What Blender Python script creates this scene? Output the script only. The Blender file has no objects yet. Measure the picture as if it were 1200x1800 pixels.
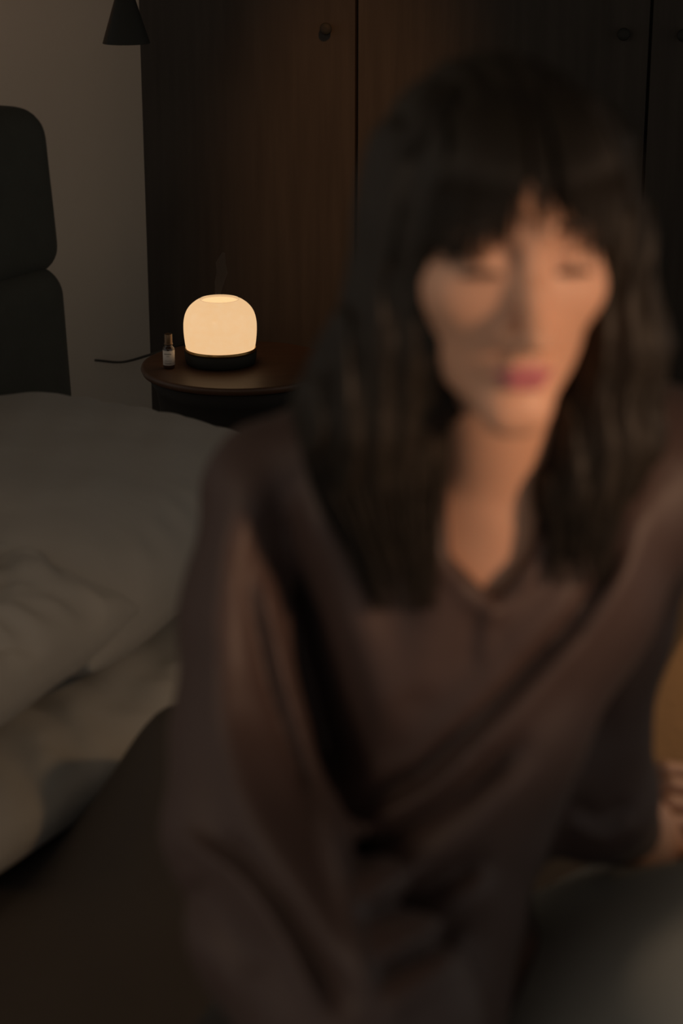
import bpy, math, random
import numpy as np
from mathutils import Vector, Matrix

random.seed(7); rng = np.random.RandomState(7)
PI = math.pi
sc = bpy.context.scene
C = sc.collection

# ------------------------------------------------------------------ camera
TH = math.radians(18.8)
CAMZ = 1.5
FPX = 3400.0
cd = bpy.data.cameras.new('camera'); cam = bpy.data.objects.new('camera', cd); C.objects.link(cam)
cam.location = (0, 0, CAMZ); cam.rotation_euler = (PI/2 - TH, 0, 0)
cd.sensor_fit = 'VERTICAL'; cd.sensor_height = 36; cd.lens = FPX/1800*36
cd.dof.use_dof = True; cd.dof.focus_distance = 3.82; cd.dof.aperture_fstop = 3.5
cd.clip_start = 0.05
sc.camera = cam

# ------------------------------------------------------------------ light, exposure
w = bpy.data.worlds.new('world'); sc.world = w; w.use_nodes = True
w.node_tree.nodes['Background'].inputs[0].default_value = (1.0, 0.92, 0.83, 1)
w.node_tree.nodes['Background'].inputs[1].default_value = 0.25
sc.view_settings.view_transform = 'Standard'; sc.view_settings.look = 'None'
sc.view_settings.exposure = 0.0; sc.view_settings.gamma = 1.0; sc.view_settings.use_curve_mapping = False

def light(name, typ, loc, target, energy, color, size=0.3, **kw):
    ld = bpy.data.lights.new(name, typ); ld.energy = energy; ld.color = color
    if typ == 'AREA':
        ld.shape = 'DISK'; ld.size = size
        if 'spread' in kw: ld.spread = kw['spread']
    else:
        ld.shadow_soft_size = size
    if typ == 'SPOT':
        ld.spot_size = kw['spot']; ld.spot_blend = kw['blend']
    o = bpy.data.objects.new(name, ld); C.objects.link(o); o.location = loc
    d = Vector(target) - Vector(loc)
    o.rotation_euler = d.to_track_quat('-Z', 'Y').to_euler()
    return o
# warm key light, source unseen, to the right of the camera, light from the near left, wall glow, wardrobe glow
light('key_light', 'SPOT', (1.08, 0.42, 1.40), (0.09, 1.30, 1.10), 56.0, (1.0, 0.60, 0.36), 0.07, spot=math.radians(23), blend=1.0)
light('left_light', 'AREA', (-1.15, 0.7, 1.8), (-0.05, 1.5, 0.8), 3.0, (1.0, 0.72, 0.5), 0.4)
light('wall_glow', 'POINT', (-0.95, 4.1, 1.30), (0, 0, 0), 0.28, (1.0, 0.30, 0.02), 0.06)
wg = light('wardrobe_glow', 'SPOT', (0.25, 2.2, 2.45), (0.01, 4.25, 0.80), 110, (1.0, 0.42, 0.14), 0.1, spot=math.radians(25), blend=1.0)
wg.scale = (0.6, 1, 1)
light('throw_glow', 'SPOT', (1.4, 1.9, 1.5), (0.37, 1.88, 0.60), 14.0, (1.0, 0.6, 0.3), 0.1, spot=math.radians(46), blend=0.8)

# ------------------------------------------------------------------ materials
def mat(name, col, rough=0.6, metal=0.0, bump=0.0, bscale=60, var=0.0, vscale=8, sheen=0.0, stretch=(1, 1, 1), coat=0.0, sss=0.0, spec=0.5):
    m = bpy.data.materials.new(name); m.use_nodes = True
    nt = m.node_tree; N = nt.nodes; L = nt.links; b = N['Principled BSDF']
    b.inputs['Base Color'].default_value = (*col, 1); b.inputs['Roughness'].default_value = rough
    b.inputs['Metallic'].default_value = metal; b.inputs['Sheen Weight'].default_value = sheen
    b.inputs['Coat Weight'].default_value = coat; b.inputs['Specular IOR Level'].default_value = spec
    if sss: b.inputs['Subsurface Weight'].default_value = sss; b.inputs['Subsurface Radius'].default_value = (0.012, 0.005, 0.003)
    tc = N.new('ShaderNodeTexCoord'); mp = N.new('ShaderNodeMapping'); mp.inputs['Scale'].default_value = stretch
    L.new(tc.outputs['Object'], mp.inputs[0])
    if var:
        n = N.new('ShaderNodeTexNoise'); n.inputs['Scale'].default_value = vscale; n.inputs['Detail'].default_value = 6
        r = N.new('ShaderNodeMix'); r.data_type = 'RGBA'
        r.inputs[6].default_value = (*[c*(1-var) for c in col], 1); r.inputs[7].default_value = (*[min(1, c*(1+var)) for c in col], 1)
        L.new(mp.outputs[0], n.inputs['Vector']); L.new(n.outputs['Fac'], r.inputs[0]); L.new(r.outputs[2], b.inputs['Base Color'])
    if bump:
        n2 = N.new('ShaderNodeTexNoise'); n2.inputs['Scale'].default_value = bscale; n2.inputs['Detail'].default_value = 5
        bp = N.new('ShaderNodeBump'); bp.inputs['Strength'].default_value = bump; bp.inputs['Distance'].default_value = 0.01
        L.new(mp.outputs[0], n2.inputs['Vector']); L.new(n2.outputs['Fac'], bp.inputs['Height']); L.new(bp.outputs[0], b.inputs['Normal'])
    return m
M = {}
M['wall'] = mat('plaster_wall', (0.55, 0.50, 0.42), 0.9, bump=0.15, bscale=25, var=0.06, vscale=2)
M['floor'] = mat('floor_wood', (0.12, 0.07, 0.04), 0.6, var=0.3, vscale=6, stretch=(1, 8, 1))
M['ceiling'] = mat('ceiling_paint', (0.4, 0.36, 0.3), 0.9, var=0.04)
M['wardrobe'] = mat('dark_walnut', (0.040, 0.034, 0.028), 0.6, bump=0.08, bscale=12, var=0.35, vscale=5, stretch=(9, 9, 0.6), spec=0.15)
M['wardrobe_in'] = mat('dark_recess', (0.012, 0.008, 0.006), 0.9, var=0.1)
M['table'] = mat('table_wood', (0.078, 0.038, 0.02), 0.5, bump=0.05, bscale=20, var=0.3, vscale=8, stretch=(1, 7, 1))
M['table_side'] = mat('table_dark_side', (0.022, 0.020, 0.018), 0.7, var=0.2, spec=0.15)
M['black_metal'] = mat('black_metal', (0.026, 0.026, 0.023), 0.6, metal=0.0, var=0.1, spec=0.1)
M['brass'] = mat('brass', (0.45, 0.28, 0.1), 0.3, metal=1.0, var=0.1)
M['amber'] = mat('amber_glass', (0.03, 0.012, 0.005), 0.1, coat=0.5, var=0.1)
M['cap'] = mat('bronze_cap', (0.16, 0.10, 0.055), 0.3, metal=0.6, var=0.1)
M['paper'] = mat('label_paper', (0.75, 0.68, 0.6), 0.7, var=0.04)
M['ink'] = mat('label_ink', (0.12, 0.09, 0.07), 0.7, var=0.05)
M['linen'] = mat('grey_linen', (0.38, 0.362, 0.33), 0.9, bump=0.5, bscale=14, var=0.08, vscale=7, sheen=0.1)
M['headboard'] = mat('dark_upholstery', (0.045, 0.046, 0.036), 0.95, bump=0.3, bscale=200, var=0.15, vscale=30)
M['blanket'] = mat('dark_brown_bedding', (0.052, 0.042, 0.034), 0.9, bump=0.3, bscale=12, var=0.15)
M['duvet'] = mat('charcoal_duvet', (0.36, 0.35, 0.31), 0.9, bump=0.2, bscale=10, var=0.12)
M['throw'] = mat('ochre_wool', (0.42, 0.24, 0.11), 0.95, bump=0.5, bscale=25, var=0.15)
M['silk'] = mat('brown_silk', (0.058, 0.036, 0.031), 0.55, bump=0.1, bscale=18, var=0.06, vscale=10, sheen=0.03, spec=0.35)
M['trousers'] = mat('black_cotton', (0.03, 0.028, 0.026), 0.8, var=0.1)
M['hair'] = mat('dark_hair', (0.018, 0.014, 0.010), 0.55, var=0.3, vscale=60, spec=0.22)
M['brow'] = mat('brow_hair', (0.03, 0.018, 0.012), 0.7, var=0.1)
M['eye'] = mat('eye_white', (0.5, 0.42, 0.38), 0.2, var=0.03)
M['iris'] = mat('iris_brown', (0.03, 0.015, 0.008), 0.15, var=0.1)
M['nail'] = mat('finger_nail', (0.7, 0.42, 0.36), 0.3, var=0.03)
# skin with lips by attribute
m = mat('skin', (0.58, 0.33, 0.22), 0.5, bump=0.05, bscale=90, sss=0.15); M['skin'] = m
nt = m.node_tree; at = nt.nodes.new('ShaderNodeAttribute'); at.attribute_name = 'lips'
mx = nt.nodes.new('ShaderNodeMix'); mx.data_type = 'RGBA'
mx.inputs[6].default_value = (0.58, 0.33, 0.22, 1); mx.inputs[7].default_value = (0.45, 0.14, 0.16, 1)
nt.links.new(at.outputs['Fac'], mx.inputs[0]); nt.links.new(mx.outputs[2], nt.nodes['Principled BSDF'].inputs['Base Color'])
# glowing opal glass
m = bpy.data.materials.new('opal_glass_lit'); m.use_nodes = True; nt = m.node_tree; b = nt.nodes['Principled BSDF']
b.inputs['Base Color'].default_value = (0.25, 0.2, 0.15, 1); b.inputs['Roughness'].default_value = 0.25
nz = nt.nodes.new('ShaderNodeTexNoise'); nz.inputs['Scale'].default_value = 9
mxx = nt.nodes.new('ShaderNodeMix'); mxx.data_type = 'RGBA'
mxx.inputs[6].default_value = (0.93, 0.555, 0.26, 1); mxx.inputs[7].default_value = (0.93, 0.61, 0.33, 1)
nt.links.new(nz.outputs['Fac'], mxx.inputs[0]); nt.links.new(mxx.outputs[2], b.inputs['Emission Color'])
b.inputs['Emission Strength'].default_value = 0.88; M['opal'] = m
m = M['opal'].copy(); m.name = 'opal_glass_rim_shade'; m.node_tree.nodes['Principled BSDF'].inputs['Emission Strength'].default_value = 0.72; M['opal_rim_shade'] = m  # dimmer glow: shading round the dome's top opening put into the glass colour
# mist
m = bpy.data.materials.new('mist'); m.use_nodes = True; nt = m.node_tree; nt.nodes.remove(nt.nodes['Principled BSDF'])
vs = nt.nodes.new('ShaderNodeVolumeScatter'); vs.inputs['Density'].default_value = 0.15; vs.inputs['Color'].default_value = (1, 0.9, 0.8, 1)
nt.links.new(vs.outputs[0], nt.nodes['Material Output'].inputs['Volume']); M['mist'] = m

# ------------------------------------------------------------------ helpers
def link_mesh(name, verts, faces, m, parent=None, smooth=True):
    me = bpy.data.meshes.new(name)
    me.from_pydata([tuple(v) for v in verts], [], [tuple(f) for f in faces]); me.validate(); me.update()
    if smooth: me.polygons.foreach_set('use_smooth', [True]*len(me.polygons))
    o = bpy.data.objects.new(name, me); C.objects.link(o)
    if m: me.materials.append(m)
    if parent: o.parent = parent
    return o
def empty(name, loc=(0, 0, 0), rz=0):
    o = bpy.data.objects.new(name, None); C.objects.link(o); o.location = loc; o.rotation_euler.z = rz
    o.empty_display_size = 0.05
    return o
def tag(o, label=None, cat=None, group=None, kind=None):
    if label: o['label'] = label
    if cat: o['category'] = cat
    if group: o['group'] = group
    if kind: o['kind'] = kind
    return o
def bevel(o, wd, seg=3):
    b = o.modifiers.new('bevel', 'BEVEL'); b.width = wd; b.segments = seg; b.limit_method = 'ANGLE'
    return o
def box(name, a, b, m, parent=None, bv=0.0, seg=3):
    x0, y0, z0 = a; x1, y1, z1 = b
    v = [(x0,y0,z0),(x1,y0,z0),(x1,y1,z0),(x0,y1,z0),(x0,y0,z1),(x1,y0,z1),(x1,y1,z1),(x0,y1,z1)]
    f = [(0,3,2,1),(4,5,6,7),(0,1,5,4),(1,2,6,5),(2,3,7,6),(3,0,4,7)]
    o = link_mesh(name, v, f, m, parent, smooth=False)
    if bv: bevel(o, bv, seg)
    return o
def lathe(name, prof, m, parent=None, n=64, loc=(0, 0, 0)):
    """profile of (r,z); rotates about z, closed at r=0 ends"""
    v = []; f = []
    for (r, z) in prof:
        for i in range(n):
            a = 2*PI*i/n; v.append((loc[0]+r*math.cos(a), loc[1]+r*math.sin(a), loc[2]+z))
    for j in range(len(prof)-1):
        for i in range(n):
            k = (i+1) % n; f.append((j*n+i, j*n+k, (j+1)*n+k, (j+1)*n+i))
    f.append(tuple(range(n-1, -1, -1))); q = (len(prof)-1)*n; f.append(tuple(range(q, q+n)))
    o = link_mesh(name, v, f, m, parent)
    o.data.polygons.foreach_set('use_smooth', [len(p.vertices) == 4 for p in o.data.polygons])
    return o
def tube_geo(pts, radii, sides=6, V=None, F=None):
    V = [] if V is None else V; F = [] if F is None else F
    pts = [Vector(p) for p in pts]; base = len(V); n = len(pts); up = None
    for i, p in enumerate(pts):
        t = (pts[min(i+1, n-1)] - pts[max(i-1, 0)]).normalized()
        if up is None:
            up = Vector((0, 0, 1)) if abs(t.z) < 0.9 else Vector((1, 0, 0))
        a = t.cross(up).normalized(); b = a.cross(t); up = b
        for k in range(sides):
            an = 2*PI*k/sides; V.append(p + (a*math.cos(an) + b*math.sin(an))*radii[i])
    for i in range(n-1):
        for k in range(sides):
            kk = (k+1) % sides
            F.append((base+i*sides+k, base+i*sides+kk, base+(i+1)*sides+kk, base+(i+1)*sides+k))
    F.append(tuple(base+k for k in range(sides-1, -1, -1))); F.append(tuple(base+(n-1)*sides+k for k in range(sides)))
    return V, F
def spline(pts, n=10):
    """Catmull-Rom through tuples"""
    P = [np.array(p, float) for p in pts]; P = [2*P[0]-P[1]] + P + [2*P[-1]-P[-2]]; out = []
    for i in range(1, len(P)-2):
        for k in range(n):
            t = k/n
            out.append(0.5*((2*P[i]) + (-P[i-1]+P[i+1])*t + (2*P[i-1]-5*P[i]+4*P[i+1]-P[i+2])*t*t + (-P[i-1]+3*P[i]-3*P[i+1]+P[i+2])*t**3))
    out.append(P[-2]); return out

# camera-aligned body frame: X right, U up, D depth away from the camera; P() gives it from a sight line and a distance
CT, ST = math.cos(TH), math.sin(TH)
def P(px, py, d): return ((px-600)/FPX*d, (900-py)/FPX*d, d)
def W(p):  # body frame -> world
    x, u, d = p; return (x, d*CT + u*ST, CAMZ - d*ST + u*CT)
def WI(p):  # world -> body frame
    x, y, z = p; z -= CAMZ; return (x, y*ST + z*CT, y*CT - z*ST)
def PW(px, py, d): return W(P(px, py, d))

# ------------------------------------------------------------------ implicit surfaces
class Field:
    def __init__(s, xs, us, ds):
        s.ax = [np.asarray(a, np.float32) for a in (xs, us, ds)]
        s.F = np.full([len(a) for a in s.ax], 1.0, np.float32)
    def win(s, lo, hi):
        sl = []
        for a, l, h in zip(s.ax, lo, hi):
            i0 = max(0, np.searchsorted(a, l)-1); i1 = min(len(a), np.searchsorted(a, h)+1)
            sl.append(slice(i0, i1))
        g = np.meshgrid(*[a[q] for a, q in zip(s.ax, sl)], indexing='ij', sparse=True)
        return tuple(sl), g
    def comb(s, sl, d, k, op):
        A = s.F[sl]
        if op == 'sub':
            d = -d
            h = np.clip(0.5 - 0.5*(d*-1 + A*-1)*0 + 0.5*(d - A)/k, 0, 1)  # smooth max(A, d)
            s.F[sl] = A*(1-h) + d*h + k*h*(1-h)
        else:
            h = np.clip(0.5 + 0.5*(A - d)/k, 0, 1)
            s.F[sl] = A*(1-h) + d*h - k*h*(1-h)
    def cap(s, a, b, ra, rb, k=0.01, op='add', sq=(1, 1, 1)):
        a = np.array(a); b = np.array(b); R = max(ra, rb) + 0.02 + k
        sl, (x, y, z) = s.win(np.minimum(a, b)-R, np.maximum(a, b)+R)
        if min(q.stop-q.start for q in sl) < 2: return
        v = b-a; vv = float(v@v) + 1e-12
        px, py, pz = x-a[0], y-a[1], z-a[2]
        t = np.clip((px*v[0]+py*v[1]+pz*v[2])/vv, 0, 1)
        d = np.sqrt((px-t*v[0])**2 + (py-t*v[1])**2 + (pz-t*v[2])**2) - (ra + (rb-ra)*t)
        s.comb(sl, d.astype(np.float32), k, op)
    def chain(s, pts, k=0.01, op='add'):
        for p, q in zip(pts[:-1], pts[1:]): s.cap(p[0], q[0], p[1], q[1], k, op)
    def ell(s, c, r, k=0.01, op='add', frame=None):
        """ellipsoid, axes in frame (rows) or the grid's"""
        c = np.array(c); R = max(r) + 0.02 + k
        sl, (x, y, z) = s.win(c-R, c+R)
        if min(q.stop-q.start for q in sl) < 2: return
        x, y, z = x-c[0], y-c[1], z-c[2]
        if frame is not None:
            x, y, z = [x*f[0]+y*f[1]+z*f[2] for f in frame]
        k0 = np.sqrt((x/r[0])**2 + (y/r[1])**2 + (z/r[2])**2); k1 = np.sqrt((x/r[0]**2)**2 + (y/r[1]**2)**2 + (z/r[2]**2)**2) + 1e-9
        s.comb(sl, (k0*(k0-1)/k1).astype(np.float32), k, op)
    def mesh(s):
        F = s.F; xs, ys, zs = s.ax; S = F < 0
        nx, ny, nz = F.shape
        cnt = np.zeros((nx-1, ny-1, nz-1), np.uint8)
        for i in (0, 1):
            for j in (0, 1):
                for k in (0, 1): cnt += S[i:nx-1+i, j:ny-1+j, k:nz-1+k]
        act = (cnt > 0) & (cnt < 8); idx = np.full(act.shape, -1, np.int64); I = np.argwhere(act); idx[act] = np.arange(len(I))
        pos = np.zeros((len(I), 3)); n = np.zeros(len(I)); i, j, k = I.T
        cs = [(a, b, c) for a in (0, 1) for b in (0, 1) for c in (0, 1)]
        for a in cs:
            for ax in range(3):
                if a[ax]: continue
                b = list(a); b[ax] = 1
                fa = F[i+a[0], j+a[1], k+a[2]].astype(float); fb = F[i+b[0], j+b[1], k+b[2]].astype(float)
                cr = (fa < 0) != (fb < 0); t = np.where(cr, fa/np.where(cr, fa-fb, 1), 0)
                for q, (arr, ii) in enumerate(((xs, i), (ys, j), (zs, k))):
                    va = arr[ii+a[q]]; vb = arr[ii+b[q]]
                    pos[:, q] += np.where(cr, va + (vb-va)*t, 0)
                n += cr
        pos /= n[:, None]
        faces = []
        for ax in range(3):
            o1, o2 = [(1, 2), (2, 0), (0, 1)][ax]
            slA = [slice(1, -1)]*3; slA[ax] = slice(0, -1); slB = [slice(1, -1)]*3; slB[ax] = slice(1, None)
            A = S[tuple(slA)]; B = S[tuple(slB)]; E = np.argwhere(A != B)
            if not len(E): continue
            off = np.ones(3, int); off[ax] = 0; E = E + off
            ins = S[tuple(E.T)]
            def c(d1, d2):
                q = E.copy(); q[:, o1] -= d1; q[:, o2] -= d2; return idx[tuple(q.T)]
            Q = np.stack([c(1, 1), c(0, 1), c(0, 0), c(1, 0)], 1)
            Q[~ins] = Q[~ins][:, ::-1]; faces.append(Q)
        Q = np.concatenate(faces); Q = Q[(Q >= 0).all(1)]
        return pos, Q[:, ::-1]     # the frame X,U,D is left-handed seen in the world, so turn the faces
def to_world(pos):
    x, u, d = pos.T
    return np.stack([x, d*CT+u*ST, CAMZ-d*ST+u*CT], 1)
def fast_mesh(name, pos, Q, m, parent=None, it=0):
    if it:   # a little Laplacian smoothing
        for _ in range(it):
            acc = np.zeros_like(pos); n = np.zeros(len(pos))
            for a in range(4):
                b = (a+1) % 4
                np.add.at(acc, Q[:, a], pos[Q[:, b]]); np.add.at(n, Q[:, a], 1)
                np.add.at(acc, Q[:, b], pos[Q[:, a]]); np.add.at(n, Q[:, b], 1)
            pos = pos*0.5 + 0.5*acc/np.maximum(n, 1)[:, None]
    me = bpy.data.meshes.new(name)
    me.vertices.add(len(pos)); me.vertices.foreach_set('co', pos.astype(np.float32).ravel())
    me.loops.add(Q.size); me.loops.foreach_set('vertex_index', Q.astype(np.int32).ravel())
    me.polygons.add(len(Q)); me.polygons.foreach_set('loop_start', np.arange(0, Q.size, 4, dtype=np.int32))
    me.polygons.foreach_set('use_smooth', np.ones(len(Q), bool))
    me.update(calc_edges=True); me.validate()
    me.materials.append(m)
    o = bpy.data.objects.new(name, me); C.objects.link(o)
    if parent: o.parent = parent
    return o
def axis(lo, hi, coarse, fines=()):
    """rectilinear axis with finer spans"""
    out = [lo]
    while out[-1] < hi:
        x = out[-1]; st = coarse
        for (a, b, f) in fines:
            if a <= x < b: st = min(st, f)
            elif x < a < x+st: st = max(f, a-x)
        out.append(x+st)
    return out
def pseg(qx, qy, pts):
    """distance to a polyline, and position along it 0..1"""
    best = None; n = len(pts)-1
    for i, (a, b) in enumerate(zip(pts[:-1], pts[1:])):
        vx, vy = b[0]-a[0], b[1]-a[1]; t = np.clip(((qx-a[0])*vx + (qy-a[1])*vy)/(vx*vx+vy*vy), 0, 1)
        d = np.sqrt((qx-a[0]-t*vx)**2 + (qy-a[1]-t*vy)**2); tt = (i+t)/n
        if best is None: best, bt = d, tt
        else: bt = np.where(d < best, tt, bt); best = np.minimum(best, d)
    return best, bt

# ------------------------------------------------------------------ room
o = box('floor', (-3, -0.6, -0.05), (3, 4.75, 0), M['floor']); tag(o, kind='structure')
o = box('wall_back', (-3, 4.6, 0), (3, 4.72, 2.6), M['wall']); tag(o, kind='structure')
o = box('ceiling', (-3, -0.6, 2.6), (3, 4.75, 2.66), M['ceiling']); tag(o, kind='structure')
o = box('baseboard_back', (-3, 4.585, 0), (-0.46, 4.6, 0.09), M['wall'], bv=0.003); tag(o, kind='structure')

# wardrobe, turned a little
WA = math.radians(-12)
wr = empty('wardrobe', (-0.435, 4.27, 0), WA)
tag(wr, 'tall dark walnut wardrobe with flat doors standing behind the round side table', 'wardrobe')
WL = 1.9
box('carcass', (0.0, 0.024, 0.0), (WL, 0.30, 2.45), M['wardrobe'], wr)
box('plinth', (0.01, 0.012, 0.0), (WL, 0.024, 0.07), M['wardrobe_in'], wr)
for (a, b, kn) in ((0.0, 0.475, 0.415), (0.479, 1.086, 1.035), (1.090, 1.70, 1.155)):
    d = box('door', (a+0.001, 0, 0.075), (b-0.001, 0.022, 2.44), M['wardrobe'], wr, 0.002)
    k = lathe('knob', [(0.004, 0.0), (0.0045, 0.010), (0.011, 0.014), (0.013, 0.019), (0.011, 0.024), (0.004, 0.026)], M['black_metal'], d, 24)
    k.rotation_euler = (PI/2, 0, 0); k.location = (kn, 0, 1.152)

# ------------------------------------------------------------------ side table with lamp and bottle
TX, TY, TZ = -0.205, 3.755, 0.535
t = empty('side_table', (TX, TY, 0))
tag(t, 'round dark wooden drum side table carrying the glowing lamp', 'table')
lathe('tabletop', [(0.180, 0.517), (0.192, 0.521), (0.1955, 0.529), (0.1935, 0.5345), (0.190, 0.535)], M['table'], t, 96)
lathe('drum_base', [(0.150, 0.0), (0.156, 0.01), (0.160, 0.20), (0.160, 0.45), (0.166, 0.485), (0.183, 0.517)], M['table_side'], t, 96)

def glow_y(px, d): return (px-600)/FPX*d
LX, LY = glow_y(387.5, 3.86), TY+0.005
l = empty('diffuser_lamp', (LX, LY, TZ))
tag(l, 'glowing cream glass dome lamp diffuser on a black round base', 'lamp')
lathe('base', [(0.060, 0.0), (0.0690, 0.003), (0.0712, 0.012), (0.0722, 0.024), (0.0700, 0.026), (0.0635, 0.027), (0.063, 0.0245)], M['black_metal'], l, 80)
lathe('brass_rim', [(0.0660, 0.0255), (0.0700, 0.0262), (0.0712, 0.0290), (0.0708, 0.0335), (0.0698, 0.0335), (0.0690, 0.0290), (0.0660, 0.0275)], M['brass'], l, 80)
pr = [(0.055, 0.0262), (0.0620, 0.0268), (0.0668, 0.030), (0.0695, 0.037), (0.0713, 0.049), (0.0725, 0.062), (0.0728, 0.074), (0.0723, 0.085),
      (0.0698, 0.098), (0.0648, 0.1095), (0.0570, 0.1190), (0.0480, 0.1260), (0.0420, 0.1292), (0.0385, 0.1300), (0.0360, 0.1275), (0.033, 0.1245), (0.022, 0.1225), (0.010, 0.1222), (0.0075, 0.1205), (0.004, 0.119)]
lathe('glass_dome', [(float(a), float(b)) for a, b in spline(pr, 4)], M['opal'], l, 96)
lathe('vent_rim_shade', [(0.0372, 0.1268), (0.0398, 0.1302), (0.0392, 0.1310), (0.0380, 0.1311), (0.0366, 0.1300), (0.0360, 0.1268)], M['opal_rim_shade'], l, 80)  # added ring, its dimmer glow stands in for shading along the top edge
# mist wisp
Vm = []; Fm = []
tube_geo([(LX+dx, LY, TZ+0.123+z) for dx, z in ((-0.001, 0), (-0.003, 0.02), (0.0, 0.04), (0.006, 0.06), (0.004, 0.08), (0.010, 0.10))], [0.003, 0.006, 0.009, 0.011, 0.010, 0.003], 12, Vm, Fm)
ms = link_mesh('mist_wisp', Vm, Fm, M['mist']); tag(ms, 'faint wisp of vapour rising from the top of the glowing dome lamp', 'mist', kind='stuff')
# cable
cp = spline([(LX+0.0, LY+0.065, TZ+0.006), (LX-0.04, TY+0.15, TZ+0.005), (TX-0.10, TY+0.185, TZ+0.0045), (TX-0.165, TY+0.19, TZ-0.02), (-0.43, 4.2, 0.44), (-0.52, 4.45, 0.36), (-0.60, 4.585, 0.33)], 10)
v, f = tube_geo([tuple(p) for p in cp], [0.003]*len(cp), 8); cb = link_mesh('power_cord', v, f, M['black_metal'])
tag(cb, 'thin black cord running from behind the side table to the pale wall', 'cord')

bt = empty('oil_bottle', PW(297, 641, 3.83)); bt.location.z = TZ
tag(bt, 'small dark brown oil bottle with a white label beside the glowing lamp', 'bottle')
lathe('body', [(0.0095, 0), (0.0112, 0.0015), (0.0115, 0.004), (0.0115, 0.040), (0.0105, 0.0425), (0.0078, 0.045), (0.0070, 0.049), (0.0078, 0.0495)], M['amber'], bt, 40)
lathe('cap', [(0.0080, 0.0475), (0.0086, 0.048), (0.0086, 0.051), (0.0078, 0.0515), (0.0078, 0.0685), (0.0072, 0.0695)], M['cap'], bt, 40)
lb = lathe('label_band', [(0.01135, 0.0075), (0.0117, 0.0075), (0.0117, 0.0375), (0.01135, 0.0375)], M['paper'], bt, 64)
ink = []; inkf = []
def ink_bar(z0, z1, a0, a1):
    n = 8; b = len(ink)
    for i in range(n+1):
        a = a0+(a1-a0)*i/n
        for z in (z0, z1): ink.append((0.01182*math.cos(a), 0.01182*math.sin(a), z))
    for i in range(n): inkf.append((b+2*i, b+2*i+2, b+2*i+3, b+2*i+1))
A0 = math.radians(-95)
for k in range(7):   # row of small letter-like marks, then finer lines
    a = A0 - 0.62 + k*0.19; ink_bar(0.0295, 0.0318, a, a+0.10)
for k in range(4): a = A0 - 0.22 + k*0.13; ink_bar(0.0256, 0.0266, a, a+0.09)
for k in range(6): a = A0 - 0.5 + k*0.2; ink_bar(0.0165, 0.0172, a, a+0.15)
for k in range(9): a = A0 - 0.55 + k*0.13; ink_bar(0.0115, 0.0124, a, a+0.10)
link_mesh('printed_lines', ink, inkf, M['ink'], lb)

# pendant cone
pc = PW(222, 76, 3.55)
pe = empty('pendant_lamp', pc); tag(pe, 'small black cone pendant lamp hanging unlit above the bedside', 'lamp')
lathe('shade', [(0.0405, 0.002), (0.0435, 0.0), (0.0435, 0.001), (0.0065, 0.118), (0.004, 0.122)], M['black_metal'], pe, 48)
lathe('cord', [(0.002, 0.12), (0.002, 2.6-pc[2])], M['black_metal'], pe, 10)

# ------------------------------------------------------------------ bed
UA = math.radians(60); ux, uy = math.cos(UA), math.sin(UA)      # along the headboard, away from the camera
# bed frame axes: local x = foot direction v, local y = u ; origin at the far end of the headboard
bed = empty('bed', (-0.478, 3.225, 0), UA - PI/2)
tag(bed, 'bed with a dark padded two-roll headboard, seen at the left edge', 'bed')
box('mattress', (0.02, -1.62, 0.20), (2.02, -0.02, 0.385), M['blanket'], bed, 0.05, 6)
box('bed_base', (0.0, -1.62, 0.10), (2.02, -0.02, 0.20), M['headboard'], bed, 0.01)
for (a, b) in ((0.1, -0.1), (0.1, -1.54), (1.9, -0.1), (1.9, -1.54)): box('leg', (a-0.025, b-0.025, 0), (a+0.025, b+0.025, 0.10), M['black_metal'], bed)
def roll(name, z0, z1, x0, x1, yend, slope=0.0):
    xs = axis(x0-0.02, x1+0.02, 0.008); ys = axis(-1.70, yend+0.05, 0.012); zs = axis(z0-0.02, z1+0.02, 0.008)
    fl = Field(xs, ys, zs); X, Y, Z = np.meshgrid(*fl.ax, indexing='ij', sparse=True)
    r = 0.052; hx, hy, hz = (x1-x0)/2, (yend+1.65)/2, (z1-z0)/2; cx, cy, cz = (x0+x1)/2, (yend-1.65)/2, (z0+z1)/2
    q = [np.maximum(np.abs(a-c)-h+r, 0) for a, c, h in ((X, cx, hx), (Y + slope*(Z-cz), cy, hy), (Z, cz, hz))]
    d = np.sqrt(q[0]**2+q[1]**2+q[2]**2)-r - 0.006*np.sin(Y*7)*np.sin(Z*11+1)
    fl.F[:] = d; pos, Q = fl.mesh(); return fast_mesh(name, pos, Q[:, ::-1], M['headboard'], bed, 1)
roll('headboard_roll', 0.825, 1.11, -0.13, 0.005, 0.02, 0.10)
roll('headboard_roll', 0.50, 0.845, -0.12, 0.02, 0.025, 0.05)
box('headboard_panel', (-0.13, -1.62, 0.0), (-0.03, -0.04, 1.0), M['headboard'], bed, 0.02)

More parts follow.
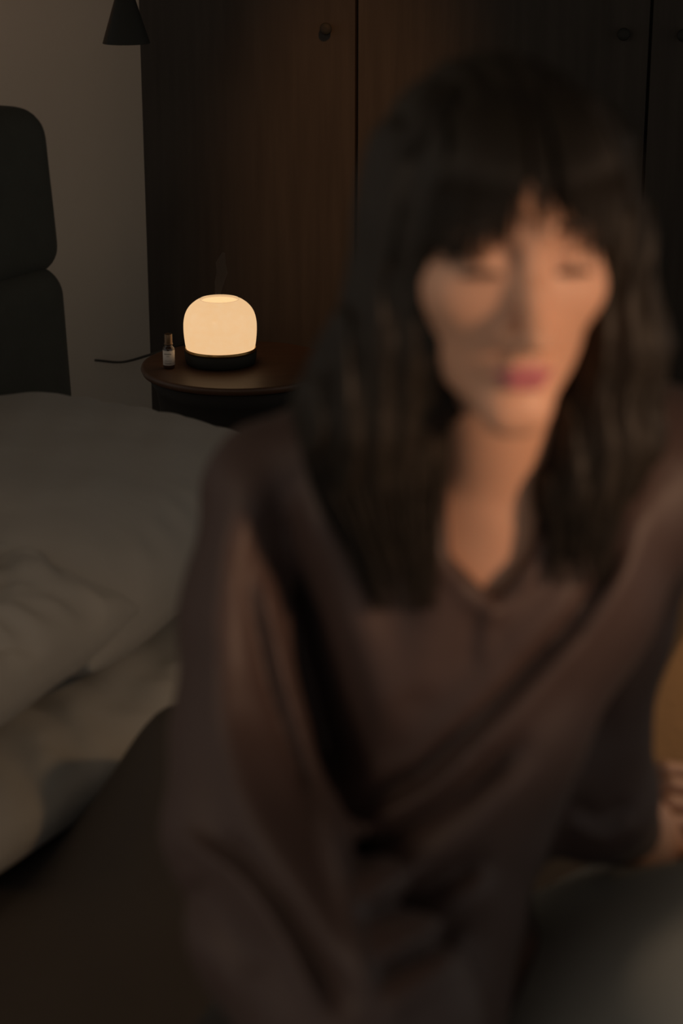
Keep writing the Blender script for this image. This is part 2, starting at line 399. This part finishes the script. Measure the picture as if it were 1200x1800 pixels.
def hfield(name, m, x0, x1, y0, y1, fn, nx=120, ny=120, base=None, thick=0.02, parent=None):
    """cloth with thickness: top surface z=fn(x,y), underside below it, closed rim"""
    X, Y = np.meshgrid(np.linspace(x0, x1, nx), np.linspace(y0, y1, ny), indexing='ij'); Z = fn(X, Y)
    B = Z-thick if base is None else np.minimum(np.full_like(Z, base), Z-0.002)
    V = np.concatenate([np.stack([X, Y, Z], -1).reshape(-1, 3), np.stack([X, Y, B], -1).reshape(-1, 3)]); n = nx*ny
    I = np.arange(n).reshape(nx, ny); a, b, c, d = I[:-1, :-1].ravel(), I[1:, :-1].ravel(), I[1:, 1:].ravel(), I[:-1, 1:].ravel()
    Q = [np.stack([a, b, c, d], 1), np.stack([d, c, b, a], 1)+n]
    for e in (I[:, 0], I[-1, :], I[::-1, -1], I[0, ::-1]): Q.append(np.stack([e[:-1], e[:-1]+n, e[1:]+n, e[1:]], 1))
    return fast_mesh(name, V, np.concatenate(Q), m, parent)
def G(x, y, cx, cy, wx, wy, a=0):
    c, s = math.cos(a), math.sin(a); dx, dy = x-cx, y-cy
    return np.exp(-((dx*c+dy*s)/wx)**2 - ((-dx*s+dy*c)/wy)**2)
# dark brown bedding over the mattress, in the bed's own axes
def bedd(x, y):
    z = 0.395 + 0.006*np.sin(9*x+4*y+2*np.sin(3*y)) + 0.004*np.sin(17*y-6*x)
    e = np.minimum(np.minimum(x-0.03, 2.05-x)*1.0, np.minimum(y+1.65, -0.0-y))
    z = z - 0.16*np.exp(-np.maximum(e, 0)/0.03)
    # heap behind the sitting woman
    z = z + 0.20*G(x, y, 0.87, -0.92, 0.10, 0.12, 0.2) + 0.02*G(x, y, 0.55, -1.32, 0.05, 0.3, 0.8) - 0.012*G(x, y, 0.62, -1.30, 0.03, 0.3, 0.8)
    return z
bl = hfield('bed_blanket', M['blanket'], 0.03, 2.05, -1.65, 0.0, bedd, 200, 160, base=0.375)
bl.location = bed.location; bl.rotation_euler = bed.rotation_euler
tag(bl, 'dark brown blanket spread over the mattress below the pillows', 'blanket')

def pillow(name, L_, W_, T_, seed, wr_amp=0.006, crumple=0.0, folds=0.0):
    """size L along y, W along x, thickness T; closed two-sided cushion with seam"""
    n = 180; s = np.linspace(-1, 1, n); A, B = np.meshgrid(s, s, indexing='ij')
    r = np.random.RandomState(seed); ph = r.rand(12)*6.28
    rim = np.clip((1-np.abs(A)**3.2)*(1-np.abs(B)**3.2), 0, 1)**0.5
    x = A*W_/2*(1-0.06*np.abs(B)**2*1.0 - 0.0)*(1 - 0.03*np.cos(B*3.1)); y = B*L_/2*(1-0.06*np.abs(A)**2)
    wk = wr_amp*(np.sin(9*A+5*B+ph[0]+1.5*np.sin(4*B+ph[1])) + 0.7*np.sin(14*B-7*A+ph[2]) + 0.5*np.sin(23*A+11*B+ph[3]) )*(0.35+0.65*(np.abs(A)**2+np.abs(B)**2)/1.2)*rim
    edge = np.maximum(np.abs(A), np.abs(B)); puck = wr_amp*0.8*np.sin(np.arctan2(B, A)*34+ph[4]+3*edge)*np.exp(-((edge-0.86)/0.10)**2)
    top = T_/2*rim + wk + puck*rim + .003; bot = -T_/2*rim*0.85 + wk*0.3 - .003
    if crumple:   # irregular dents and creases gathered towards one corner
        for _ in range(46):
            ca, cb = r.uniform(-.1, .95), r.uniform(-.1, .95); an = r.uniform(0, PI); wl = r.uniform(.10, .26); ws = r.uniform(.03, .06)
            top = top + rim*crumple*r.uniform(-.9, .7)*G(A, B, ca, cb, wl, ws, an)
    if folds:     # soft folds running in from the front edge
        top = top + folds*rim*(np.abs(np.sin(11*B+1.5*A+1.2*np.sin(5*B)+ph[5]))**1.5 - .5)*np.clip(A+.5, 0, 1)
        for _ in range(24):
            ca, cb = r.uniform(0, .9), r.uniform(-.9, .95)
            top = top + rim*folds*r.uniform(-.8, .6)*G(A, B, ca, cb, r.uniform(.10, .3), r.uniform(.03, .07), r.uniform(-.7, .7))
    V = np.concatenate([np.stack([x, y, top], -1).reshape(-1, 3), np.stack([x, y, bot], -1).reshape(-1, 3)]); N = n*n
    I = np.arange(N).reshape(n, n); a, b, c, d = I[:-1, :-1].ravel(), I[1:, :-1].ravel(), I[1:, 1:].ravel(), I[:-1, 1:].ravel()
    Q = [np.stack([a, b, c, d], 1), np.stack([d, c, b, a], 1)+N]
    for e in (I[:, 0], I[-1, :], I[::-1, -1], I[0, ::-1]): Q.append(np.stack([e[:-1], e[:-1]+N, e[1:]+N, e[1:]], 1))
    return fast_mesh(name, V, np.concatenate(Q), M['linen'])
def place_p(o, cx, cy, cz, rx=0, ry=0, rz=0): o.location = (cx, cy, cz); o.rotation_euler = (rx, ry, UA-PI/2+rz)
vx, vy = math.sin(UA), -math.cos(UA)
p = pillow('pillow', 1.0, 0.56, 0.15, 3, 0.006, folds=0.010); place_p(p, -0.50, 2.20, 0.462)
tag(p, 'crumpled grey linen pillow lying lowest under the two other pillows', 'pillow', 'linen pillows on the bed')
p = pillow('pillow', 0.84, 0.60, 0.21, 5, 0.003); place_p(p, -0.435, 2.585, 0.607, 0, math.radians(5), math.radians(10))
tag(p, 'large smooth grey linen pillow, rearmost on the stack nearest the side table', 'pillow', 'linen pillows on the bed')
p = pillow('pillow', 0.62, 0.50, 0.17, 9, 0.008, crumple=0.016); place_p(p, -0.585, 2.055, 0.628, 0, math.radians(4), math.radians(8))
tag(p, 'smaller wrinkled grey linen pillow at the left edge, in front of the large pillow', 'pillow', 'linen pillows on the bed')

# charcoal duvet heaped at the woman's lap and right side
def duv(x, y):
    z = 0.40 + 0.315*G(x, y, 0.34, 1.33, 0.34, 0.30, -0.2) + 0.05*G(x, y, 0.27, 1.60, 0.12, 0.14) + 0.085*G(x, y, 0.36, 1.68, 0.14, 0.13)
    z += 0.016*np.sin(10*x+7*y+2*np.sin(5*x)) + 0.014*G(x, y, 0.2, 1.5, 0.03, 0.3, 0.7) + 0.012*np.sin(15*x-12*y)*G(x, y, .35, 1.45, .25, .25)
    e = np.minimum(np.minimum(x-0.08, 0.9-x), np.minimum(y-1.05, 1.95-y)); return z - 0.03*np.exp(-np.maximum(e, 0)/0.02)
dv = hfield('duvet', M['duvet'], 0.08, 0.9, 1.05, 1.95, duv, 110, 110, base=0.40)
tag(dv, 'charcoal grey duvet heaped in front of the woman at the lower right', 'duvet')
# ochre throw
def thr(x, y):
    e = np.minimum(np.minimum(x-0.30, 0.95-x), np.minimum(y-2.02, 2.62-y))
    return 0.40 + 0.30*(1-np.exp(-np.maximum(e, 0)/0.08)) + 0.010*np.sin(13*x+9*y+2*np.sin(8*y)) + 0.01*np.sin(28*x-11*y)
tw = hfield('throw', M['throw'], 0.30, 0.95, 2.02, 2.62, thr, 90, 90, base=0.40)
tag(tw, 'ochre wool throw folded on the bed behind the resting arm at right', 'throw')

# ------------------------------------------------------------------ the woman
wo = empty('person', (0.03, 1.45, 0.40))
tag(wo, 'woman with long dark fringed hair in a loose brown silk shirt, sitting on the bed', 'person')
def adopt(o): o.parent = wo; o.matrix_parent_inverse = Matrix.Translation(-wo.location); return o

# head frame in body axes (X,U,D): R image right, T up, Fw out of the face
HS = 0.925
pit, yaw, rol = math.radians(21), math.radians(11), math.radians(-3)
def rot(ax, a):
    c, s = math.cos(a), math.sin(a); Z = np.eye(3); i, j = [(1, 2), (0, 2), (0, 1)][ax]
    Z[i, i] = c; Z[j, j] = c; Z[i, j] = -s; Z[j, i] = s; return Z
Fw = np.array([math.sin(yaw)*math.cos(pit), -math.sin(pit), -math.cos(pit)*math.cos(yaw)])
R0 = np.array([math.cos(yaw), 0, math.sin(yaw)]); T0 = np.cross(Fw, R0)
if T0[1] < 0: T0 = -T0
Rr = R0*math.cos(rol) - T0*math.sin(rol); Tt = T0*math.cos(rol) + R0*math.sin(rol)
HO = np.array(P(931, 457, 1.225)) - HS*(Tt*0.010 + Fw*0.080)
def H(r, t, f): return HO + HS*(Rr*r + Tt*t + Fw*f)
HF = (Rr, Tt, Fw)

bx = axis(-0.42, 0.62, 0.008, ((0.035, 0.19, 0.0026), (0.28, 0.365, 0.0026)))
bu = axis(-0.80, 0.30, 0.008, ((0.045, 0.29, 0.0026), (-0.33, -0.225, 0.0026)))
bd = axis(0.98, 1.90, 0.008, ((1.12, 1.40, 0.0026), (1.72, 1.89, 0.0026)))
B = Field(bx, bu, bd)
# head
B.ell(H(0, .028, -.018), np.array((.071, .084, .094))*HS, .01, frame=HF)
B.ell(H(0, -.030, .022), np.array((.060, .071, .062))*HS, .03, frame=HF)
for s in (-1, 1):
    B.cap(H(s*.051, -.050, -.010), H(s*.011, -.101, .060), .014, .011, .028)
    B.ell(H(s*.043, -.018, .048), np.array((.020, .018, .020))*HS, .022, frame=HF)
    B.cap(H(s*.010, .030, .079), H(s*.048, .030, .062), .007, .006, .014)
B.cap(H(-.006, -.106, .064), H(.006, -.106, .064), .010, .010, .020)
for s in (-1, 1): B.ell(H(s*.031, .011, .092), np.array((.019, .013, .018))*HS, .012, 'sub', frame=HF)
for s in (-1, 1):   # lids over the eyes
    B.ell(H(s*.031, .006, .0690), np.array((.0145, .0105, .0115))*HS, .006, frame=HF)
B.cap(H(0, .022, .078), H(0, -.010, .090), .0060, .0065, .010); B.cap(H(0, -.012, .090), H(0, -.040, .107), .0068, .0095, .008)
for s in (-1, 1): B.cap(H(s*.011, -.044, .095), H(s*.013, -.043, .086), .0062, .0062, .006)
for s in (-1, 1): B.ell(H(s*.0065, -.0515, .098), (.0034, .0035, .0045), .003, 'sub')
B.cap(H(0, -.049, .082), H(0, -.056, .083), .006, .006, .012)
B.chain([(H(-.024, -.0695, .074), .0025), (H(-.010, -.0645, .0855), .0045), (H(0, -.0660, .087), .0042), (H(.010, -.0645, .0855), .0045), (H(.024, -.0695, .074), .0025)], .004)
B.chain([(H(-.021, -.0730, .074), .0028), (H(-.008, -.0765, .083), .0056), (H(.008, -.0765, .083), .0056), (H(.021, -.0730, .074), .0028)], .004)
for s in (-1, 1):   # ears
    B.ell(H(s*.073, .0, -.012), np.array((.006, .030, .017))*HS, .006, frame=HF); B.ell(H(s*.080, .002, -.008), np.array((.005, .018, .009))*HS, .004, 'sub', frame=HF)
# neck, trunk
NB = P(872, 880, 1.455)
B.cap(H(0, -.060, -.022), NB, .047, .050, .025)
for s, px in ((-1, 800), (1, 905)): B.cap(H(s*.055, -.050, -.025), P(870+s*18, 872, 1.415), .010, .010, .014)  # neck muscles
B.cap(P(866, 895, 1.415), P(700, 845, 1.43), .012, .012, .02); B.cap(P(884, 895, 1.415), P(1040, 835, 1.43), .012, .012, .02)  # collar bones
B.ell(P(873, 885, 1.400), (.010, .008, .010), .012, 'sub')
B.chain([(P(485, 885, 1.49), .028), (P(700, 860, 1.50), .036), (P(870, 880, 1.49), .050), (P(1020, 840, 1.50), .038), (P(1150, 850, 1.50), .034)], .03)
B.ell(P(850, 1020, 1.50), (.108, .12, .094), .05); B.ell(P(780, 1280, 1.58), (.080, .16, .070), .05)
B.ell(P(710, 1560, 1.64), (.085, .13, .075), .05); B.ell(P(680, 1800, 1.67), (.135, .11, .095), .05)
# arms
B.chain([(P(480, 885, 1.49), .028), (P(432, 1100, 1.46), .029), (P(430, 1400, 1.44), .029)], .01)
B.chain([(P(440, 1400, 1.45), .032), (P(540, 1600, 1.40), .031), (P(660, 1800, 1.33), .022), (P(720, 1860, 1.30), .024)], .02)
for q in range(4): B.chain([(P(690+q*22, 1860-q*6, 1.30), .010), (P(720+q*26, 1935-q*8, 1.27), .0085), (P(745+q*26, 1975-q*10, 1.27), .0075)], .004)
B.chain([(P(1150, 850, 1.50), .036), (P(1075, 1120, 1.56), .032), (P(1040, 1400, 1.63), .029)], .01)
B.chain([(P(1050, 1400, 1.63), .033), (P(1120, 1460, 1.72), .029), (P(1182, 1490, 1.80), .021)], .02)
# hand closed loosely, fingers curling to the left
knk = [P(1240, 1392, 1.860), P(1246, 1418, 1.840), P(1244, 1446, 1.820), P(1236, 1472, 1.800)]
for kq in knk: B.cap(P(1190, 1488, 1.80), kq, .016, .0105, .012)
fing = [[(1242, 1392, 1.860), (1216, 1358, 1.822), (1168, 1352, 1.803), (1126, 1373, 1.805)],
        [(1248, 1418, 1.840), (1226, 1387, 1.797), (1176, 1378, 1.775), (1140, 1400, 1.778)],
        [(1246, 1446, 1.820), (1223, 1416, 1.777), (1174, 1410, 1.755), (1136, 1434, 1.760)],
        [(1238, 1472, 1.800), (1218, 1448, 1.762), (1180, 1444, 1.745), (1150, 1464, 1.750)]]
for q, fg in enumerate(fing):
    k = (1, 1, .95, .85)[q]
    B.chain([(P(*fg[0]), .0100*k), (P(*fg[1]), .0088*k), (P(*fg[2]), .0080*k), (P(*fg[3]), .0068*k)], .003)
B.chain([(P(1200, 1496, 1.79), .013), (P(1235, 1505, 1.75), .011), (P(1262, 1480, 1.725), .0095), (P(1262, 1448, 1.715), .0075)], .004)
# legs folded on the bed
hipR, hipL = P(800, 1820, 1.66), P(590, 1840, 1.66)
knR, ftR = WI((0.46, 1.22, 0.47)), WI((0.08, 1.10, 0.44)); knL, ftL = WI((-0.30, 1.16, 0.47)), WI((0.10, 1.24, 0.44))
B.cap(hipR, knR, .075, .052, .03); B.cap(knR, ftR, .050, .034, .02); B.cap(hipL, knL, .075, .052, .03); B.cap(knL, ftL, .050, .034, .02)
pos, Q = B.mesh()
body = fast_mesh('body', to_world(pos), Q, M['skin'])
adopt(body)
# lips attribute
rel = (pos - HO)/HS; r_, t_, f_ = rel@Rr, rel@Tt, rel@Fw
upper = -0.0625 + 0.0022*np.cos(r_/0.0085*1.0)*1 - 0.0015*np.exp(-(r_/.003)**2) - 9*np.abs(r_)**2
lower = -0.0825 + 22*np.abs(r_)**2
lip = np.clip((upper - t_)/.0015, 0, 1)*np.clip((t_-lower)/.0015, 0, 1)*(np.abs(r_) < .025)*(f_ > .06)
a = body.data.attributes.new('lips', 'FLOAT', 'POINT')
if len(body.data.vertices) == len(lip): a.data.foreach_set('value', lip.astype(np.float32))
del B

def small(name, build, m, ax=0.0018, lo=None, hi=None, parent=None):
    fl = Field(axis(lo[0], hi[0], ax), axis(lo[1], hi[1], ax), axis(lo[2], hi[2], ax)); build(fl)
    pos, Q = fl.mesh(); return fast_mesh(name, to_world(pos), Q, m, None)
for s in (-1, 1):
    # lashes along the lowered lid, brow above
    V, F_ = [], []
    pts = [W(H(s*(.031+dx), .0005+.0035*math.cos(dx/.015*1.4)-.003, .0805-abs(dx)*.28-(.0 if dx < 0 else dx*.25))) for dx in np.linspace(-.014, .015, 9)]
    tube_geo(pts, [.0008, .0018, .0024, .0028, .003, .0028, .0026, .0022, .0012], 6, V, F_)
    adopt(link_mesh('eyelashes', V, F_, M['brow']))
    V, F_ = [], []
    pts = [W(H(s*(.031+dx), .0300+.004*math.cos((dx-.004)/.018*1.3), .0855-abs(dx)*.2-max(dx, 0)*.35)) for dx in np.linspace(-.019, .022, 9)]
    tube_geo(pts, [.0018, .003, .0034, .0034, .0032, .003, .0026, .002, .001], 6, V, F_)
    adopt(link_mesh('eyebrow', V, F_, M['brow']))
# finger nails
for q in range(4):
    a_, b_ = np.array(P(*fing[q][2])), np.array(P(*fing[q][3])); dr = (b_-a_)/np.linalg.norm(b_-a_)
    nrm = np.array((0, 0.55, -0.83)); nrm = nrm - dr*(nrm@dr); nrm /= np.linalg.norm(nrm); sd = np.cross(dr, nrm)
    c_ = b_ + nrm*.0058; V = []; F_ = []
    for i in range(7):
        for j in range(7):
            x_, y_ = (i-3)/3, (j-3)/3; rr = .0046
            V.append(W(c_ + dr*(x_*.0055*(1-.15*y_*y_)) + sd*(y_*rr) + nrm*(.0016-.0022*y_*y_-.0012*max(x_, 0)**2)))
    for i in range(6):
        for j in range(6): F_.append((i*7+j, i*7+j+1, i*7+j+8, i*7+j+7))
    nn = link_mesh('fingernail', V, F_, M['nail']); sm = nn.modifiers.new('s', 'SOLIDIFY'); sm.thickness = .0008; adopt(nn)

# trousers
T = Field(axis(-0.42, 0.62, .009), axis(-0.82, -0.25, .009), axis(0.95, 1.90, .009))
T.ell(P(670, 1810, 1.67), (.145, .115, .105), .04)
T.cap(hipR, knR, .086, .064, .03); T.cap(knR, ftR, .062, .048, .02); T.cap(hipL, knL, .086, .064, .03); T.cap(knL, ftL, .062, .048, .02)
pos, Q = T.mesh(); adopt(fast_mesh('trousers', to_world(pos), Q, M['trousers'], it=1)); del T

# shirt
S = Field(axis(-0.22, 0.40, .0037), axis(-0.56, 0.13, .0037), axis(1.15, 1.82, .0042))
S.chain([(P(480, 868, 1.46), .050), (P(650, 815, 1.465), .055), (P(860, 815, 1.475), .052), (P(1040, 785, 1.475), .052), (P(1165, 815, 1.485), .058)], .05)
S.ell(P(835, 1000, 1.485), (.138, .13, .098), .05)
S.ell(P(790, 1200, 1.515), (.108, .14, .088), .05); S.ell(P(768, 1400, 1.515), (.080, .13, .082), .05)
S.ell(P(745, 1600, 1.50), (.062, .13, .080), .05); S.ell(P(735, 1800, 1.48), (.056, .12, .08), .05)
S.chain([(P(1145, 870, 1.45), .048), (P(1010, 1060, 1.445), .050), (P(880, 1280, 1.45), .055), (P(760, 1500, 1.45), .050)], .03)
S.chain([(P(480, 868, 1.46), .050), (P(432, 1080, 1.45), .046), (P(430, 1300, 1.44), .052), (P(440, 1450, 1.41), .060), (P(520, 1620, 1.36), .072), (P(640, 1800, 1.29), .078)], .022)
S.chain([(P(1150, 850, 1.495), .052), (P(1075, 1100, 1.555), .048), (P(1025, 1300, 1.60), .050), (P(1042, 1400, 1.63), .052), (P(1085, 1448, 1.69), .038)], .02)
S.ell(P(1110, 1468, 1.722), (.026, .028, .022), .004, 'sub')
S.ell(P(780, 1280, 1.585), (.098, .17, .088), .04); S.ell(P(712, 1560, 1.64), (.105, .14, .092), .04); S.ell(P(690, 1720, 1.66), (.125, .10, .105), .04)
S.ell(P(560, 1120, 1.55), (.060, .14, .050), .03)
S.ell(P(640, 1780, 1.62), (.11, .12, .10), .05)
# folds
X, U_, D_ = np.meshgrid(*S.ax, indexing='ij', sparse=True)
QX = X/D_*FPX+600; QY = 900-U_/D_*FPX
front = 1/(1+np.exp((D_-1.55)/.03))
armm = 1.0
def fold(pts, wd, h, power=2, fr=None):
    global S
    d, tt = pseg(QX, QY, pts)
    tape = np.clip(np.minimum(tt, 1-tt)*6, 0, 1)
    S.F -= (h*np.exp(-(d/wd)**power)*tape*(front if fr is None else fr)).astype(np.float32)
folds = [
 ([(470, 820), (400, 950), (385, 1100), (395, 1250), (430, 1400), (520, 1560), (640, 1760)], 38, .010),      # sleeve, lit crest
 ([(430, 930), (470, 1080), (520, 1260), (572, 1420), (610, 1560)], 16, .009),                              # narrow crest
 ([(455, 900), (445, 1050), (470, 1200), (520, 1340), (560, 1440)], 18, -.010),
 ([(500, 830), (505, 980), (535, 1130), (575, 1280), (610, 1390)], 34, -.020),                              # valley sleeve / chest
 ([(520, 840), (590, 1000), (650, 1150), (690, 1320)], 50, .012),                                          # chest crest
 ([(760, 1010), (740, 1120), (735, 1240)], 45, .005),
 ([(1110, 930), (1010, 1090), (880, 1230), (740, 1365), (600, 1435)], 20, -.019),                           # long diagonal valley
 ([(1170, 830), (1090, 1000), (980, 1160), (850, 1290), (700, 1420), (610, 1475)], 34, .011),              # long diagonal crest
 ([(930, 1290), (820, 1390), (700, 1460), (595, 1520)], 17, -.015),
 ([(950, 1340), (830, 1460), (700, 1540), (610, 1590)], 30, .009),
 ([(860, 1500), (740, 1570), (620, 1625)], 16, -.012),
 ([(880, 1540), (760, 1640), (650, 1690)], 26, .008),
 ([(820, 1620), (730, 1680), (655, 1720)], 15, -.013),
 ([(820, 1680), (740, 1730), (670, 1790)], 24, .009),
 ([(330, 1465), (420, 1500), (500, 1590), (580, 1720), (610, 1790)], 18, -.012),                            # lower sleeve
 ([(300, 1470), (370, 1490), (450, 1560), (520, 1680), (560, 1790)], 20, .010),
 ([(330, 1540), (400, 1620), (460, 1720)], 35, -.008),
 ([(575, 1400), (600, 1540), (635, 1690), (660, 1790)], 14, .008),
 ([(640, 1480), (600, 1500)], 30, -.01),
 ([(868, 1052), (855, 1110), (850, 1170)], 12, .003),                                                       # placket
 ([(840, 1060), (830, 1120), (826, 1190)], 10, -.002),
 ([(900, 1040), (960, 960), (990, 860)], 14, .004),
]
for p_, w_, h_ in folds: fold(p_, w_, h_*1.08)
rear = 1-front
for p_, w_, h_ in [([(1170, 900), (1120, 1100), (1080, 1300)], 16, .006), ([(1100, 950), (1060, 1150), (1020, 1330)], 16, -.008), ([(990, 1400), (1050, 1440), (1110, 1410)], 14, -.008), ([(1000, 1450), (1070, 1480), (1120, 1440)], 16, .007)]:
    fold(p_, w_, h_, fr=rear)
S.F += (0.0016*np.sin(X*70+U_*30+2*np.sin(U_*22))*np.sin(U_*38-X*21+D_*15)).astype(np.float32)
# neck opening
poly = [(770, 560), (742, 740), (768, 790), (784, 845), (790, 975), (868, 1052), (932, 975), (948, 880), (950, 780), (1000, 560)]
inside = np.zeros(np.broadcast(QX, QY).shape, bool); dist = np.full(inside.shape, 1e9, np.float32)
for (x1, y1), (x2, y2) in zip(poly, poly[1:]+poly[:1]):
    c = ((y1 > QY) != (y2 > QY)) & (QX < (x2-x1)*(QY-y1)/((y2-y1) if y2 != y1 else 1e-9)+x1); inside ^= c
    vx_, vy_ = x2-x1, y2-y1; t = np.clip(((QX-x1)*vx_+(QY-y1)*vy_)/(vx_*vx_+vy_*vy_), 0, 1)
    dist = np.minimum(dist, np.sqrt((QX-x1-t*vx_)**2+(QY-y1-t*vy_)**2).astype(np.float32))
sd = np.where(inside, -dist, dist)/2400
S.F -= (0.006*np.exp(-((sd-.010)/.008)**2)*(D_ < 1.47)*(QY > 700)).astype(np.float32)   # collar band
S.F = np.maximum(S.F, -np.maximum(sd, D_-1.475)).astype(np.float32)
pos, Q = S.mesh(); adopt(fast_mesh('shirt', to_world(pos), Q, M['silk'], it=5)); del S, QX, QY, dist, inside, sd

# hair
Hh = Field(axis(-0.05, 0.27, .0036), axis(-0.11, 0.32, .0036), axis(1.10, 1.50, .004))
Hh.ell(H(0, .036, -.022), np.array((.087, .098, .106))*HS, .01, frame=HF)
Hh.cap(H(0, .00, -.06), P(880, 800, 1.50), .075, .06, .04)
Hh.chain([(P(765, 300, 1.30), .035), (P(754, 430, 1.30), .037), (P(722, 580, 1.32), .045), (P(656, 720, 1.35), .048), (P(668, 840, 1.375), .038), (P(700, 940, 1.385), .016), (P(710, 980, 1.39), .006)], .03)
Hh.chain([(P(1030, 270, 1.33), .032), (P(1080, 430, 1.335), .021), (P(1098, 600, 1.35), .024), (P(1065, 760, 1.38), .034), (P(1020, 860, 1.39), .028), (P(1005, 960, 1.395), .012)], .03)
Hh.ell(H(.0105, -.062, .075), np.array((.0625, .098, .105))*HS, .012, 'sub', frame=HF)
Hh.ell(H(.004, .046, .100), np.array((.020, .026, .045))*HS, .012, 'sub', frame=HF)
Hh.cap(P(848, 750, 1.38), P(865, 1000, 1.38), .034, .028, .010, 'sub')
X, U_, D_ = np.meshgrid(*Hh.ax, indexing='ij', sparse=True)
Hh.F += (0.0022*np.sin(X*330+8*np.sin(U_*9)+D_*120)+0.0015*np.sin(X*620+D_*300+5*np.sin(U_*13))).astype(np.float32)
pos, Q = Hh.mesh(); adopt(fast_mesh('hair', to_world(pos), Q, M['hair'])); del Hh
V, F_ = [], []
def lock(pts, r0):
    q = spline(pts, 5); n = len(q)
    tube_geo([W(tuple(p)) for p in q], [r0*(0.45+0.55*math.sin(PI*min(1, (i+1)/n*1.2)))*(1-0.75*(i/n)**3) for i in range(n)], 5, V, F_)
# fringe: heavy at the temples, thin at the centre
for i in range(300):
    r0 = random.uniform(-.068, .068); c = abs(r0-.004)
    if c < .021 and random.random() < .84: continue
    tip = .034 - .024*min(1, max(0, (c-.016)/.024)) + random.uniform(-.005, .006)
    if c < .021: tip = random.uniform(.024, .045)
    f = lambda r, t: .094*math.sqrt(max(.05, 1-(r/.088)**2))
    lock([H(r0*.25, .122+random.uniform(-.004, .0), .015), H(r0*.62, .108, .062), H(r0*.88, .075, .5*f(r0, 0)+.046), H(r0*1.0, .050, f(r0, 0)), H(r0*1.06, tip, f(r0, 0)-.002)], random.uniform(.0011, .0022))
def side(chain, n, spread, r):
    for i in range(n):
        a = random.uniform(0, 2*PI); rr = random.uniform(.75, 1.08); dr = random.uniform(0, .12); pts = []
        for j, (p, rad) in enumerate(chain):
            an = a + dr*j; p = np.array(p)
            pts.append(p + np.array((math.cos(an)*rad*rr, .0, -abs(math.sin(an))*rad*rr)) + np.array((random.uniform(-.003, .003), 0, 0)))
        cut = random.uniform(0, 1)**2*.9
        pts[-1] = pts[-1]*(1-cut) + pts[-2]*cut
        lock(pts, random.uniform(.5, 1)*r)
side([(H(-.018, .122, -.005), .010), (H(-.050, .092, .010), .018), (P(754, 430, 1.30), .037), (P(722, 580, 1.32), .045), (P(662, 720, 1.35), .050), (P(668, 860, 1.37), .044), (P(692, 980, 1.375), .030), (P(710, 1075, 1.38), .022)], 300, 1, .0022)
side([(H(.018, .122, -.005), .010), (H(.052, .092, .008), .018), (P(1080, 430, 1.335), .021), (P(1098, 600, 1.35), .024), (P(1065, 760, 1.375), .034), (P(1020, 880, 1.385), .030), (P(1010, 1030, 1.39), .022)], 220, 1, .0021)
adopt(link_mesh('hair_strands', V, F_, M['hair']))
